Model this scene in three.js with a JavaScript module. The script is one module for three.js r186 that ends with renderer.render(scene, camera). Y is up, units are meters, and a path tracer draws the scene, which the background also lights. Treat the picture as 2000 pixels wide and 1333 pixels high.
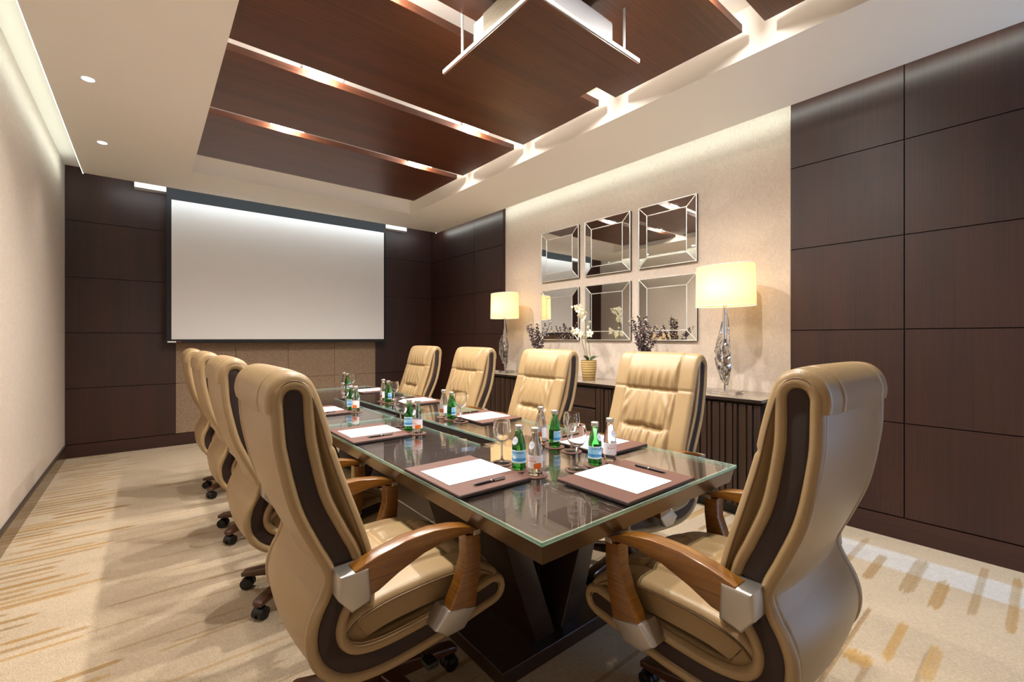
import * as THREE from 'three';
import { RoundedBoxGeometry } from 'three/addons/geometries/RoundedBoxGeometry.js';
import { mergeGeometries, mergeVertices, toCreasedNormals } from 'three/addons/utils/BufferGeometryUtils.js';
import { RectAreaLightUniformsLib } from 'three/addons/lights/RectAreaLightUniformsLib.js';

// ------------------------------------------------------------------ camera, sky, exposure
const renderer = new THREE.WebGLRenderer();
renderer.toneMapping = THREE.LinearToneMapping;
renderer.toneMappingExposure = 1.12;
renderer.shadowMap.enabled = true;
RectAreaLightUniformsLib.init();
const scene = new THREE.Scene();
const FOCAL = 870.5, YAW = THREE.MathUtils.degToRad(39.38);
const camera = new THREE.PerspectiveCamera(2 * THREE.MathUtils.radToDeg(Math.atan(666.5 / FOCAL)), 2000 / 1333, 0.05, 60);
camera.position.set(0, 1.28, 0);
camera.rotation.y = -YAW;
camera.setViewOffset(2000, 1333, 0, 5.8, 2000, 1333);
camera.updateProjectionMatrix();
scene.background = new THREE.Color().setRGB(0.4, 0.65, 1.0);      // overcast daylight outside the window behind the camera
scene.backgroundIntensity = 5;

const sun = new THREE.DirectionalLight(new THREE.Color().setRGB(0.16, 0.44, 1.0), 4); sun.name = 'sun'; sun.position.set(3.3, 3.0, 4.0); sun.target.position.set(3.3, 0, 0.9); // through the slim window behind the camera
sun.castShadow = true; sun.shadow.camera.left = -6; sun.shadow.camera.right = 6; sun.shadow.camera.top = 6; sun.shadow.camera.bottom = -6; scene.add(sun, sun.target);

// ------------------------------------------------------------------ light levels
const WARM = new THREE.Color().setRGB(1.0, 0.94, 0.87), COOL = new THREE.Color().setRGB(0.88, 1.0, 0.93), LAMP_LIGHT = new THREE.Color().setRGB(1.0, 0.84, 0.6);
const SPOT_POWER = 8.6, SPILL_POWER = 1.2, DOWNLIGHT_POWER = 1.3, COVE_POWER = 15, TABLE_LAMP_POWER = 0.29, DAYLIGHT = new THREE.Color().setRGB(0.4, 0.65, 1.0);

// ------------------------------------------------------------------ the room's measures (metres)
const XL = -0.665, XR = 3.70, XN = 3.745, ZF = -6.64, ZN = 1.45, YS = 2.953, YC = 3.115, TRAY = 3.25;
const SOF = { l: -0.494, r: 3.58, f: -6.24 }, TR = { l: 0.3555, r: 2.765, f: -5.50, n: 0.75 };

// ------------------------------------------------------------------ helpers
let seed = 7;
const rnd = () => { seed = (seed * 1664525 + 1013904223) >>> 0; return seed / 4294967296; };
const rr = (a, b) => a + (b - a) * rnd();
const clamp = (x, a = 0, b = 1) => Math.min(b, Math.max(a, x));
const smooth = (a, b, x) => { const t = clamp((x - a) / (b - a)); return t * t * (3 - 2 * t); };
const V3 = (x, y, z) => new THREE.Vector3(x, y, z), V2 = (x, y) => new THREE.Vector2(x, y);
const used = new Map();
const numbered = (n) => { const k = used.get(n) ?? 0; used.set(n, k + 1); return k ? n + '_' + String(k).padStart(3, '0') : n; };
function tag(o, label, category, group) { o.userData.label = label; o.userData.category = category; if (group) o.userData.group = group; return o; }
function thing(name, label, category, at = [0, 0, 0], turn = 0, group) {
  const o = new THREE.Group(); o.name = numbered(name); o.position.set(...at); o.rotation.y = turn; scene.add(o);
  return tag(o, label, category, group);
}
function part(parent, name, geo, m) {
  const o = new THREE.Mesh(Array.isArray(geo) ? mergeGeometries(geo.map(plain)) : geo, m); o.name = name; o.castShadow = o.receiveShadow = true; parent.add(o); return o;
}
function single(name, geo, m, label, category, group) { const o = part(scene, numbered(name), geo, m); return tag(o, label, category, group); }
function struct(name) { const o = new THREE.Group(); o.name = name; o.userData.kind = 'structure'; scene.add(o); return o; }
function structMesh(name, geo, m) { const o = part(scene, name, geo, m); o.userData.kind = 'structure'; return o; }
function plain(g) { const o = g.index ? g.toNonIndexed() : g; for (const k of Object.keys(o.attributes)) if (!['position', 'normal', 'uv'].includes(k)) o.deleteAttribute(k);
  if (!o.attributes.uv) o.setAttribute('uv', new THREE.BufferAttribute(new Float32Array(o.attributes.position.count * 2), 2)); return o; }
// uv in metres; v runs along the grain axis
function metres(geo, grain = 'y', ou = 0, ov = 0) {
  const g = geo.index ? geo.toNonIndexed() : geo, p = g.attributes.position, n = g.attributes.normal, uv = new Float32Array(p.count * 2), ax = { x: 0, y: 1, z: 2 }[grain];
  for (let i = 0; i < p.count; i++) {
    const P = [p.getX(i), p.getY(i), p.getZ(i)], N = [Math.abs(n.getX(i)), Math.abs(n.getY(i)), Math.abs(n.getZ(i))], k = N.indexOf(Math.max(...N));
    const rest = [0, 1, 2].filter((a) => a !== k), v = k === ax ? rest[1] : ax, u = rest.find((a) => a !== v);
    uv[2 * i] = P[u] + ou; uv[2 * i + 1] = P[v] + ov;
  }
  g.setAttribute('uv', new THREE.BufferAttribute(uv, 2)); return g;
}
function box(x0, x1, y0, y1, z0, z1, grain = 'y', ou = 0, ov = 0) {
  const g = new THREE.BoxGeometry(x1 - x0, y1 - y0, z1 - z0); g.translate((x0 + x1) / 2, (y0 + y1) / 2, (z0 + z1) / 2); return metres(g, grain, ou, ov);
}
function rbox(x0, x1, y0, y1, z0, z1, r = 0.004, grain = 'y', ou = 0, ov = 0, seg = 2) {
  const g = new RoundedBoxGeometry(x1 - x0, y1 - y0, z1 - z0, seg, r); g.translate((x0 + x1) / 2, (y0 + y1) / 2, (z0 + z1) / 2); return metres(g, grain, ou, ov);
}
const cyl = (r0, r1, h, x, y, z, seg = 20) => { const g = new THREE.CylinderGeometry(r1, r0, h, seg); g.translate(x, y + h / 2, z); return g; };
const tube = (pts, r, seg = 24, rad = 8, closed = false) => new THREE.TubeGeometry(new THREE.CatmullRomCurve3(pts, closed), seg, r, rad, closed);
const lathe = (pts, seg = 28) => new THREE.LatheGeometry(pts.map(([x, y]) => V2(x, y)), seg);
// a flat outline in (x, y), swept along z from z0 to z1 with rounded edges
function slab(pts, z0, z1, bevel = 0.005, curve = false) {
  const s = new THREE.Shape(curve ? new THREE.SplineCurve([...pts, pts[0]].map((p) => V2(...p))).getPoints(pts.length * 5).slice(0, -1) : pts.map((p) => V2(...p)));
  const g = new THREE.ExtrudeGeometry(s, { depth: z1 - z0 - 2 * bevel, bevelEnabled: true, bevelSize: bevel, bevelThickness: bevel, bevelOffset: -bevel, bevelSegments: 3, curveSegments: 12 });
  g.translate(0, 0, z0 + bevel); return metres(toCreasedNormals(g, 0.6), 'x');
}

// ------------------------------------------------------------------ textures
const NOISE = 256, noiseTable = new Float32Array(NOISE * NOISE).map(() => rnd());
function vnoise(x, y, px = NOISE, py = NOISE) {
  const x0 = Math.floor(x), y0 = Math.floor(y), fx = x - x0, fy = y - y0, sx = fx * fx * (3 - 2 * fx), sy = fy * fy * (3 - 2 * fy);
  const at = (a, b) => noiseTable[((((b % py) + py) % py) & 255) * NOISE + ((((a % px) + px) % px) & 255)];
  return (at(x0, y0) * (1 - sx) + at(x0 + 1, y0) * sx) * (1 - sy) + (at(x0, y0 + 1) * (1 - sx) + at(x0 + 1, y0 + 1) * sx) * sy;
}
function texture(w, h, fn, color = true, size = [1, 1]) {
  const d = new Uint8Array(w * h * 4);
  for (let y = 0; y < h; y++) for (let x = 0; x < w; x++) { const c = fn(x / w, y / h, x, y), i = 4 * (y * w + x); for (let k = 0; k < 3; k++) d[i + k] = clamp((Array.isArray(c) ? c[k] : c), 0, 1) * 255; d[i + 3] = 255; }
  const t = new THREE.DataTexture(d, w, h); t.wrapS = t.wrapT = THREE.RepeatWrapping; t.magFilter = THREE.LinearFilter; t.minFilter = THREE.LinearMipmapLinearFilter; t.generateMipmaps = true;
  if (color) t.colorSpace = THREE.SRGBColorSpace; t.repeat.set(1 / size[0], 1 / size[1]); t.needsUpdate = true; return t;
}
const hex = (h) => [(h >> 16 & 255) / 255, (h >> 8 & 255) / 255, (h & 255) / 255];
const lerp3 = (a, b, t) => [0, 1, 2].map((k) => a[k] + (b[k] - a[k]) * t);
function woodMap(dark, light, streak, size = [0.8, 2.4]) {
  return texture(512, 512, (u, v) => {
    const g = 0.5 * vnoise(u * 128, v * 4, 128, 4) + 0.3 * vnoise(u * 256, v * 8, 256, 8) + 0.2 * vnoise(u * 32 + 2 * vnoise(u * 4, v * 4, 4, 4), v * 3, 32, 3);
    const m = vnoise(u * 6, v * 3, 6, 3), pores = vnoise(u * 256 + 40, v * 32, 256, 32) > 0.84 ? 0.82 : 1;
    return lerp3(lerp3(dark, light, g), streak, 0.35 * m * m).map((c) => c * pores);
  }, true, size);
}
const T = {
  wall: woodMap(hex(0x28150d), hex(0x422418), hex(0x582a17)),
  ceiling: woodMap(hex(0x3d1d0f), hex(0x6a381e), hex(0x844a22)),
  table: woodMap(hex(0x241812), hex(0x3d2a20), hex(0x46301f)),
  arm: woodMap(hex(0x59340e), hex(0x9a661e), hex(0x7a4a12), [0.3, 0.9]),
  leatherBump: texture(512, 512, (u, v) => { const a = vnoise(u * 128, v * 128, 128, 128), b = vnoise(u * 200 + 9, v * 200 + 5, 200, 200); return 0.5 + 0.4 * (Math.abs(a - 0.5) - Math.abs(b - 0.5)) + 0.2 * (a - 0.5); }, false, [0.2, 0.2]),
  linen: texture(512, 512, (u, v) => { const a = vnoise(u * 256, v * 24, 256, 24), b = vnoise(u * 24 + 7, v * 256, 24, 256), c = 0.93 + 0.09 * a * a + 0.06 * (b - 0.5); return [c, c * 0.995, c * 0.985]; }, true, [0.5, 0.5]),
  linenBump: texture(512, 512, (u, v) => 0.6 * vnoise(u * 256, v * 32, 256, 32) + 0.4 * vnoise(u * 32 + 7, v * 256, 32, 256), false, [0.5, 0.5]),
  marble: texture(512, 512, (u, v) => { const w = vnoise(u * 4, v * 4, 4, 4) * 1.6 + 0.5 * vnoise(u * 16, v * 16, 16, 16), s = Math.abs(Math.sin((u + v) * 6.283 + w * 4)), c = 0.62 + 0.22 * Math.pow(s, 0.5) + 0.08 * vnoise(u * 64, v * 64, 64, 64); return [c, c * 0.96, c * 0.9]; }, true, [1.2, 1.2]),
  fabric: texture(512, 512, (u, v) => { const c = 0.85 + 0.25 * (vnoise(u * 40, v * 220, 40, 220) - 0.5) + 0.2 * (vnoise(u * 200, v * 30, 200, 30) - 0.5); return [c, c, c]; }, true, [0.4, 0.4]),
  wicker: texture(128, 128, (u, v) => { const r = Math.abs(Math.sin(v * 8 * Math.PI)), s = Math.abs(Math.sin(u * 10 * Math.PI + (Math.floor(v * 8) % 2) * 1.57)); return lerp3(hex(0x7a5c2c), hex(0xd9bd82), r * (0.5 + 0.5 * s)); }, true, [1, 1]),
};
// carpet: warm beige pile with dyed streaks that run across the room (along x)
const CAR = { x0: XL - 0.05, x1: 3.8, z0: ZF - 0.05, z1: ZN + 0.05, w: 1792, h: 2048 };
function carpet() {
  const { w, h } = CAR, dye = new Float32Array(w * h), tone = new Float32Array(w * h), sx = w / (CAR.x1 - CAR.x0), sz = h / (CAR.z1 - CAR.z0);
  const dash = (x, z, len, wid, a, t) => {
    const i0 = Math.floor((x - CAR.x0) * sx), i1 = Math.ceil((x + len - CAR.x0) * sx), j0 = Math.floor((z - wid / 2 - CAR.z0) * sz) - 1, j1 = Math.ceil((z + wid / 2 - CAR.z0) * sz) + 1;
    const fray = rnd() * 90, tip = Math.min(len * 0.3, rr(0.03, 0.11));
    for (let j = Math.max(0, j0); j <= Math.min(h - 1, j1); j++) {
      const zz = ((j + 0.5) / sz + CAR.z0 - z) / (wid / 2), l0 = tip * vnoise(j * 0.9 + fray, 1.5) + 0.3 * tip * zz * zz, l1 = tip * vnoise(j * 0.9 + fray, 7.5) + 0.3 * tip * zz * zz, row = 0.7 + 0.4 * vnoise(j * 0.7 + fray, 12.5);
      for (let i = Math.max(0, i0); i <= Math.min(w - 1, i1); i++) {
      const f = (i - i0) / (i1 - i0) * len, n = vnoise(i * 0.3 + fray, j * 0.8), ends = smooth(l0 - 0.01, l0 + 0.03, f) * smooth(l1 - 0.01, l1 + 0.03, len - f);
      const k = smooth(1.12, 0.82, Math.abs(zz) + (n - 0.5) * 0.3) * ends * a * row * (0.8 + 0.35 * n), id = j * w + i;
      if (k > dye[id]) { dye[id] = k; tone[id] = t; }
    } }
  };
  for (let z = CAR.z0; z < CAR.z1; z += rr(0.05, 0.1)) {                         // border by the left wall
    dash(-0.7 + (rnd() < 0.25 ? rr(0, 0.2) : 0), z, rr(0.25, 0.62), rr(0.018, 0.042), rr(0.55, 0.95), rr(0.1, 0.7));
    if (rnd() < 0.35) dash(rr(-0.3, 0.1), z + rr(-0.02, 0.02), rr(0.2, 0.6), rr(0.008, 0.02), rr(0.3, 0.6), rr(0.2, 0.8));
  }
  for (let z = CAR.z0; z < CAR.z1; z += rr(0.045, 0.09)) {                       // fine streaks in the middle of the room
    for (let k = 0; k < 3; k++) if (rnd() < 0.62) dash(rr(0.0, 2.5), z + rr(-0.03, 0.03), rr(0.25, 0.9), rr(0.008, 0.022), rr(0.35, 0.8), rr(0.3, 1));
  }
  for (let z = -0.9; z < CAR.z1; z += rr(0.09, 0.14)) dash(rr(2.05, 2.3), z, rr(0.2, 0.45), rr(0.02, 0.045), rr(0.5, 0.85), rnd() < 0.25 ? 0 : rr(0.3, 0.6));
  for (let z = CAR.z0; z < CAR.z1; z += rr(0.1, 0.16)) dash(rr(2.82, 2.92), z, rr(0.42, 0.82), rr(0.03, 0.06), rr(0.5, 0.8), rr(0.35, 0.8)); // border by the right wall
  dash(2.12, -0.5, 0.16, 0.09, 0.95, 0);
  const base = hex(0xbaa88f), gold = hex(0xb0884c), brown = hex(0x7d6344);
  const t = texture(w, h, (u, v, i, j) => {
    const n = vnoise(i * 0.9, j * 0.9), m = vnoise(i * 0.02, j * 0.02), id = j * w + i, c = lerp3(base, [0.70, 0.63, 0.53], 0.35 * m);
    return lerp3(c, lerp3(gold, brown, tone[id]), dye[id]).map((x) => x * (0.92 + 0.14 * n));
  }, true, [1, 1]);
  t.wrapS = t.wrapT = THREE.ClampToEdgeWrapping; return t;
}
const pile = texture(256, 256, (u, v) => vnoise(u * 128, v * 128, 128, 128), false, [1, 1]); pile.repeat.set(16, 28);
function canvasTexture(w, h, draw) {
  const c = document.createElement('canvas'); c.width = w; c.height = h; draw(c.getContext('2d'), w, h);
  const t = new THREE.CanvasTexture(c); t.colorSpace = THREE.SRGBColorSpace; return t;
}

// ------------------------------------------------------------------ materials
const std = (o) => new THREE.MeshStandardMaterial(o), phy = (o) => new THREE.MeshPhysicalMaterial(o);
const M = {
  carpet: std({ map: carpet(), bumpMap: pile, bumpScale: 0.003, roughness: 1 }),
  paint: std({ color: 0xf6f0e6, roughness: 0.85 }),
  wood: phy({ color: 0xe2d2cc, map: T.wall, roughness: 0.5, clearcoat: 0.12, clearcoatRoughness: 0.35 }),
  woodCeiling: phy({ map: T.ceiling, roughness: 0.4, clearcoat: 0.35, clearcoatRoughness: 0.3 }),
  groove: std({ color: 0x140c09, roughness: 0.8 }),
  wallpaper: std({ color: 0xd0c2b5, map: T.linen, bumpMap: T.linenBump, bumpScale: 0.0008, roughness: 0.75 }),
  wainscot: std({ color: 0xa68b72, map: T.fabric, roughness: 0.9 }),
  trim: std({ color: 0xb9aa96, roughness: 0.5 }),
  bronze: std({ color: 0x7a6244, metalness: 0.75, roughness: 0.2 }),
  darkTrim: std({ color: 0x22150f, roughness: 0.4 }),
  leather: std({ color: 0x9f855f, bumpMap: T.leatherBump, bumpScale: 0.0006, roughness: 0.36 }),
  inlay: std({ color: 0x2c1a14, bumpMap: T.leatherBump, bumpScale: 0.0004, roughness: 0.6 }),
  piping: std({ color: 0x6e5638, roughness: 0.5 }),
  arm: phy({ map: T.arm, roughness: 0.3, clearcoat: 0.6, clearcoatRoughness: 0.2 }),
  silver: std({ color: 0xb9b3ab, metalness: 0.85, roughness: 0.38 }),
  chrome: std({ color: 0xd0d0d0, metalness: 1, roughness: 0.15 }),
  baseWood: phy({ color: 0x4a2a18, roughness: 0.35, clearcoat: 0.4 }),
  black: std({ color: 0x0d0d0e, roughness: 0.45 }),
  tableWood: phy({ map: T.table, roughness: 0.35, clearcoat: 0.3, clearcoatRoughness: 0.25 }),
  apron: std({ color: 0x6e573e, metalness: 0.6, roughness: 0.26 }),
  glass: phy({ color: 0xffffff, transmission: 1, roughness: 0, ior: 1.5, thickness: 0 }),
  glassEdge: phy({ color: 0xd6eee6, transmission: 0.75, roughness: 0.08, ior: 1.5, thickness: 0 }),
  clear: phy({ color: 0xffffff, transmission: 1, roughness: 0, ior: 1.5, thickness: 0.004 }),
  water: phy({ color: 0xffffff, transmission: 1, roughness: 0, ior: 1.38, thickness: 0.05 }),
  green: phy({ color: 0xffffff, transmission: 1, roughness: 0, ior: 1.4, thickness: 0.05, attenuationColor: new THREE.Color(0x2fae3a), attenuationDistance: 0.075 }),
  crystal: phy({ color: 0xffffff, transmission: 1, roughness: 0.02, ior: 1.5, thickness: 0.05 }),
  mirror: std({ color: 0xf4f4f0, metalness: 1, roughness: 0.015 }),
  bevel: std({ color: 0xf2f1ec, metalness: 0.9, roughness: 0.3 }),
  pad: std({ color: 0x603c30, bumpMap: T.leatherBump, bumpScale: 0.0004, roughness: 0.55 }),
  padEdge: std({ color: 0x2e1b15, roughness: 0.6 }),
  paper: std({ color: 0xe6e6e4, roughness: 0.9 }),
  white: std({ color: 0xf2f2f0, roughness: 0.5 }),
  screen: std({ color: 0xe9e8e6, roughness: 0.95 }),
  screenBlack: std({ color: 0x14171a, roughness: 0.7 }),
  marble: std({ color: 0xa69d92, map: T.marble, roughness: 0.2 }),
  sideboard: phy({ map: T.table, roughness: 0.4 }),
  shade: phy({ color: 0xf3dcaa, transmission: 0.5, roughness: 1, thickness: 0 }),
  ledGlow: std({ color: 0xffffff, emissive: COOL, emissiveIntensity: 3 }),
  tubeGlow: std({ color: 0xffffff, emissive: WARM, emissiveIntensity: 8 }),
  spotGlow: std({ color: 0xffffff, emissive: WARM, emissiveIntensity: 14 }),
  bulbGlow: std({ color: 0xffffff, emissive: LAMP_LIGHT, emissiveIntensity: 6 }),
  leaf: std({ color: 0x24401f, roughness: 0.45 }),
  petal: phy({ color: 0xf6efd9, roughness: 0.7, transmission: 0.25, thickness: 0 }),
  bud: std({ color: 0xd9c48a, roughness: 0.7 }),
  stem: std({ color: 0x5d6a33, roughness: 0.7 }),
  twig: std({ color: 0x33231f, roughness: 0.9 }),
  dried: std({ color: 0x4b3a40, roughness: 0.9 }),
  blossom: std({ color: 0xe6d7c8, roughness: 0.9 }),
  wicker: std({ map: (T.wicker.repeat.set(4, 3), T.wicker), roughness: 0.6 }),
  curtain: std({ color: 0xcdbfae, roughness: 0.95 }),
};

// ------------------------------------------------------------------ floor, walls
{
  const g = box(CAR.x0, CAR.x1, -0.12, 0, CAR.z0, CAR.z1), p = g.attributes.position, uv = g.attributes.uv;
  for (let i = 0; i < p.count; i++) uv.setXY(i, (p.getX(i) - CAR.x0) / (CAR.x1 - CAR.x0), (p.getZ(i) - CAR.z0) / (CAR.z1 - CAR.z0));
  structMesh('floor', g, M.carpet);
}
structMesh('wall_left', box(XL - 0.15, XL, 0, 3.3, ZF - 0.15, ZN + 0.15), M.wallpaper);
{
  const b = struct('baseboard_left');
  part(b, 'board', box(XL, XL + 0.012, 0, 0.13, ZF + 0.02, ZN), M.bronze);
  part(b, 'cap_rail', box(XL, XL + 0.018, 0.13, 0.15, ZF + 0.02, ZN), M.darkTrim);
}
const ROWS = [0.142, 0.74, 1.337, 1.933, 2.535, 3.118];
function panelGrid(wall, cells, rows, place) {
  for (const [a, b] of cells) for (let r = 0; r + 1 < rows.length; r++) place(wall, a, b, rows[r], rows[r + 1]);
}
{
  const w = struct('wall_far');
  part(w, 'backing', box(XL - 0.15, XN + 0.15, 0, 3.3, ZF - 0.16, ZF - 0.014), M.groove);
  panelGrid(w, [[XL, 0.271], [2.727, XR]], ROWS, (p, a, b, y0, y1) => part(p, 'wood_panel', box(a + 0.002, b - 0.002, y0 + 0.003, y1 - 0.003, ZF - 0.016, ZF, 'y', rnd() * 3, rnd() * 3), M.wood));
  panelGrid(w, [[0.271, 2.727]], [1.933, 2.535, 3.118], (p, a, b, y0, y1) => part(p, 'wood_panel', box(a + 0.002, b - 0.002, y0 + 0.003, y1 - 0.003, ZF - 0.016, ZF, 'y', rnd() * 3, rnd() * 3), M.wood));
  panelGrid(w, [0, 1, 2, 3].map((k) => [0.271 + k * 0.614, 0.271 + (k + 1) * 0.614]), [0.142, 0.74, 1.337, 1.933], (p, a, b, y0, y1) => part(p, 'fabric_panel', rbox(a + 0.0015, b - 0.0015, y0 + 0.0015, y1 - 0.0015, ZF - 0.016, ZF + 0.006, 0.003), M.wainscot));
  const b = structMesh('baseboard_far', box(XL, XR, 0, 0.138, ZF - 0.016, ZF + 0.008, 'x'), M.wood);
}
{
  const w = struct('wall_right');
  part(w, 'backing', [box(XR + 0.016, XN + 0.15, 0, 3.3, ZF - 0.1, -4.70), box(XR + 0.016, XN + 0.15, 0, 3.3, -1.247, ZN + 0.15)], M.groove);
  const put = (p, a, b, y0, y1) => part(p, 'wood_panel', box(XR, XR + 0.018, y0 + 0.003, y1 - 0.003, a + 0.003, b - 0.003, 'y', rnd() * 3, rnd() * 3), M.wood);
  panelGrid(w, [[ZF, -5.38], [-5.38, -4.715]], ROWS, put);
  panelGrid(w, [[-1.247, -0.604], [-0.604, 0.04], [0.04, 0.684], [0.684, ZN]], ROWS, put);
  part(w, 'wallpaper', box(XN, XN + 0.15, 0, 3.3, -4.70, -1.247), M.wallpaper);
  part(w, 'edge_trim', box(XR, XN + 0.01, 0, 3.118, -4.715, -4.70), M.wood);
  part(w, 'edge_trim', box(XR, XN + 0.01, 0, 3.118, -1.253, -1.246), M.trim);
  structMesh('baseboard_right', [box(XR - 0.006, XR + 0.016, 0, 0.138, ZF + 0.01, -4.71, 'z'), box(XR - 0.006, XR + 0.016, 0, 0.138, -1.247, ZN, 'z')], M.wood);
}
{ // wall behind the camera, with the tall window whose daylight falls along the right wall
  const w = struct('wall_near'), a = 3.16, b = 3.5, y1 = 2.6;
  part(w, 'plaster', [box(XL - 0.15, a, 0, 3.3, ZN, ZN + 0.15), box(b, XN + 0.15, 0, 3.3, ZN, ZN + 0.15), box(a, b, y1, 3.3, ZN, ZN + 0.15)], M.wallpaper);
  const n = struct('window_1');
  part(n, 'window_frame', [box(a, a + 0.04, 0, y1, ZN + 0.03, ZN + 0.09), box(b - 0.04, b, 0, y1, ZN + 0.03, ZN + 0.09), box(a, b, y1 - 0.04, y1, ZN + 0.03, ZN + 0.09), box(a, b, 0, 0.04, ZN + 0.03, ZN + 0.09)], M.darkTrim);
  part(n, 'pane', box(a + 0.04, b - 0.04, 0.04, y1 - 0.04, ZN + 0.058, ZN + 0.062), M.glass);
  const l = new THREE.RectAreaLight(DAYLIGHT, 11, b - a - 0.08, y1 - 0.08); l.name = 'daylight'; l.position.set((a + b) / 2, y1 / 2, ZN + 0.02); l.lookAt((a + b) / 2, y1 / 2, -5); scene.add(l);
}

// ------------------------------------------------------------------ ceiling
{
  const c = struct('ceiling');
  part(c, 'soffit', [
    box(SOF.l, TR.l, YS, YS + 0.03, SOF.f, ZN, 'z'), box(TR.r, SOF.r, YS, YS + 0.03, SOF.f, ZN, 'z'), box(TR.l, TR.r, YS, YS + 0.03, SOF.f, TR.f, 'z'), box(TR.l, TR.r, YS, YS + 0.03, TR.n, ZN, 'z')], M.paint);
  part(c, 'tray_side', [
    box(TR.l - 0.02, TR.l, YS + 0.03, TRAY, TR.f - 0.02, TR.n), box(TR.r, TR.r + 0.02, YS + 0.03, TRAY, TR.f - 0.02, TR.n), box(TR.l, TR.r, YS + 0.03, TRAY, TR.f - 0.02, TR.f), box(TR.l, TR.r, YS + 0.03, TRAY, TR.n, TR.n + 0.02)], M.paint);
  part(c, 'tray_top', box(TR.l - 0.1, TR.r + 0.1, TRAY, TRAY + 0.06, TR.f - 0.1, TR.n + 0.1), M.paint);
  part(c, 'cove_top', [box(XL - 0.1, TR.l - 0.02, YC, YC + 0.05, ZF - 0.1, ZN + 0.1), box(TR.r + 0.02, XN + 0.1, YC, YC + 0.05, ZF - 0.1, ZN + 0.1), box(TR.l - 0.02, TR.r + 0.02, YC, YC + 0.05, ZF - 0.1, TR.f - 0.02), box(TR.l - 0.02, TR.r + 0.02, YC, YC + 0.05, TR.n + 0.02, ZN + 0.1)], M.paint);
  const edges = [[-5.19, -4.168], [-4.05, -3.185], [-3.057, -2.182], [-2.03, -1.136], [-1.017, -0.13], [-0.01, 0.68]];
  for (const [a, b] of edges) part(c, 'wood_panel', rbox(TR.l + 0.004, 2.64, 3.03, 3.078, a, b, 0.003, 'x', rnd() * 3, rnd() * 3), M.woodCeiling);
}
// cove lighting: strips that lie on the soffit's edge, hidden from below
function strip(label, x0, x1, y0, y1, z0, z1, aim, power, color = COOL) {
  const t = thing('led_strip', label, 'light strip', [0, 0, 0], 0, 'cove light strips');
  part(t, 'strip_light', box(x0, x1, y0, y1, z0, z1), M.ledGlow);
  const cx = (x0 + x1) / 2, cy = (y0 + y1) / 2, cz = (z0 + z1) / 2, along = Math.max(x1 - x0, z1 - z0), l = new THREE.RectAreaLight(color, power, along, Math.max(0.02, y1 - y0));
  l.name = 'cove_light'; l.position.set(cx + aim[0] * 0.012, cy + aim[1] * 0.012, cz + aim[2] * 0.012); l.lookAt(l.position.x + aim[0], l.position.y + aim[1], l.position.z + aim[2]); scene.add(l);
}
strip('light strip hidden in the cove above the beige left wall', SOF.l - 0.006, SOF.l, YS + 0.004, YS + 0.026, ZF + 0.35, ZN - 0.05, [-1, 0, 0], COVE_POWER);
strip('light strip hidden in the slot above the mirrors and right wall', SOF.r, SOF.r + 0.006, YS + 0.004, YS + 0.026, ZF + 0.35, ZN - 0.05, [1, 0, 0], COVE_POWER);
strip('light strip hidden in the slot above the projection screen', -0.3, 3.5, YS + 0.004, YS + 0.026, SOF.f - 0.006, SOF.f, [0, 0, -1], COVE_POWER * 1.5, new THREE.Color().setRGB(0.84, 0.93, 1.0));

// ------------------------------------------------------------------ lights in the ceiling
function spot(x, y, z, power, angle, pen) {
  const l = new THREE.SpotLight(WARM, power, 0, angle, pen, 2); l.name = 'downlight'; l.position.set(x, y, z); l.target.position.set(x, 0, z); scene.add(l); scene.add(l.target);
  l.castShadow = true; l.shadow.radius = 1.2;
}
const GAPS = [-4.109, -3.121, -2.106, -1.077], ORD = ['first', 'second', 'third', 'fourth', 'fifth'];
GAPS.forEach((z, k) => [0.92, 2.16].forEach((x, s) => {
  const t = thing('gap_spotlight', `tube light in the ${ORD[k]} ceiling panel gap from the screen, ${s ? 'mirror' : 'left wall'} side`, 'ceiling light', [x, 0, z], 0, 'lights between the ceiling panels');
  part(t, 'holder', [box(-0.14, -0.128, 3.05, TRAY, -0.012, 0.012), box(0.128, 0.14, 3.05, TRAY, -0.012, 0.012), box(-0.14, 0.14, 3.1, 3.11, -0.02, 0.02)], M.white);
  part(t, 'light_tube', new THREE.CylinderGeometry(0.011, 0.011, 0.254, 12).rotateZ(Math.PI / 2).translate(0, 3.06, 0), M.tubeGlow);
  const l = new THREE.PointLight(WARM, SPILL_POWER, 0, 2); l.name = 'gap_light'; l.position.set(x, 3.06, z); l.castShadow = true; l.shadow.radius = 1.0; scene.add(l);
  spot(x, 3.06, z, SPOT_POWER, 1.25, 0.6);
}));
[-5.17, -3.96, -2.74, -1.53].forEach((z, k) => {
  const t = thing('downlight', `small round downlight in the left cream soffit, ${ORD[k]} from the screen wall`, 'downlight', [-0.29, 0, z], 0, 'downlights in the left soffit');
  part(t, 'trim_ring', lathe([[0.03, YS - 0.001], [0.045, YS - 0.004], [0.05, YS - 0.001], [0.05, YS + 0.001]]), M.white);
  part(t, 'light_lens', cyl(0.03, 0.03, 0.004, 0, YS - 0.003, 0), M.spotGlow);
  spot(-0.29, YS - 0.01, z, DOWNLIGHT_POWER, 0.8, 0.8);
});

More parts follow.
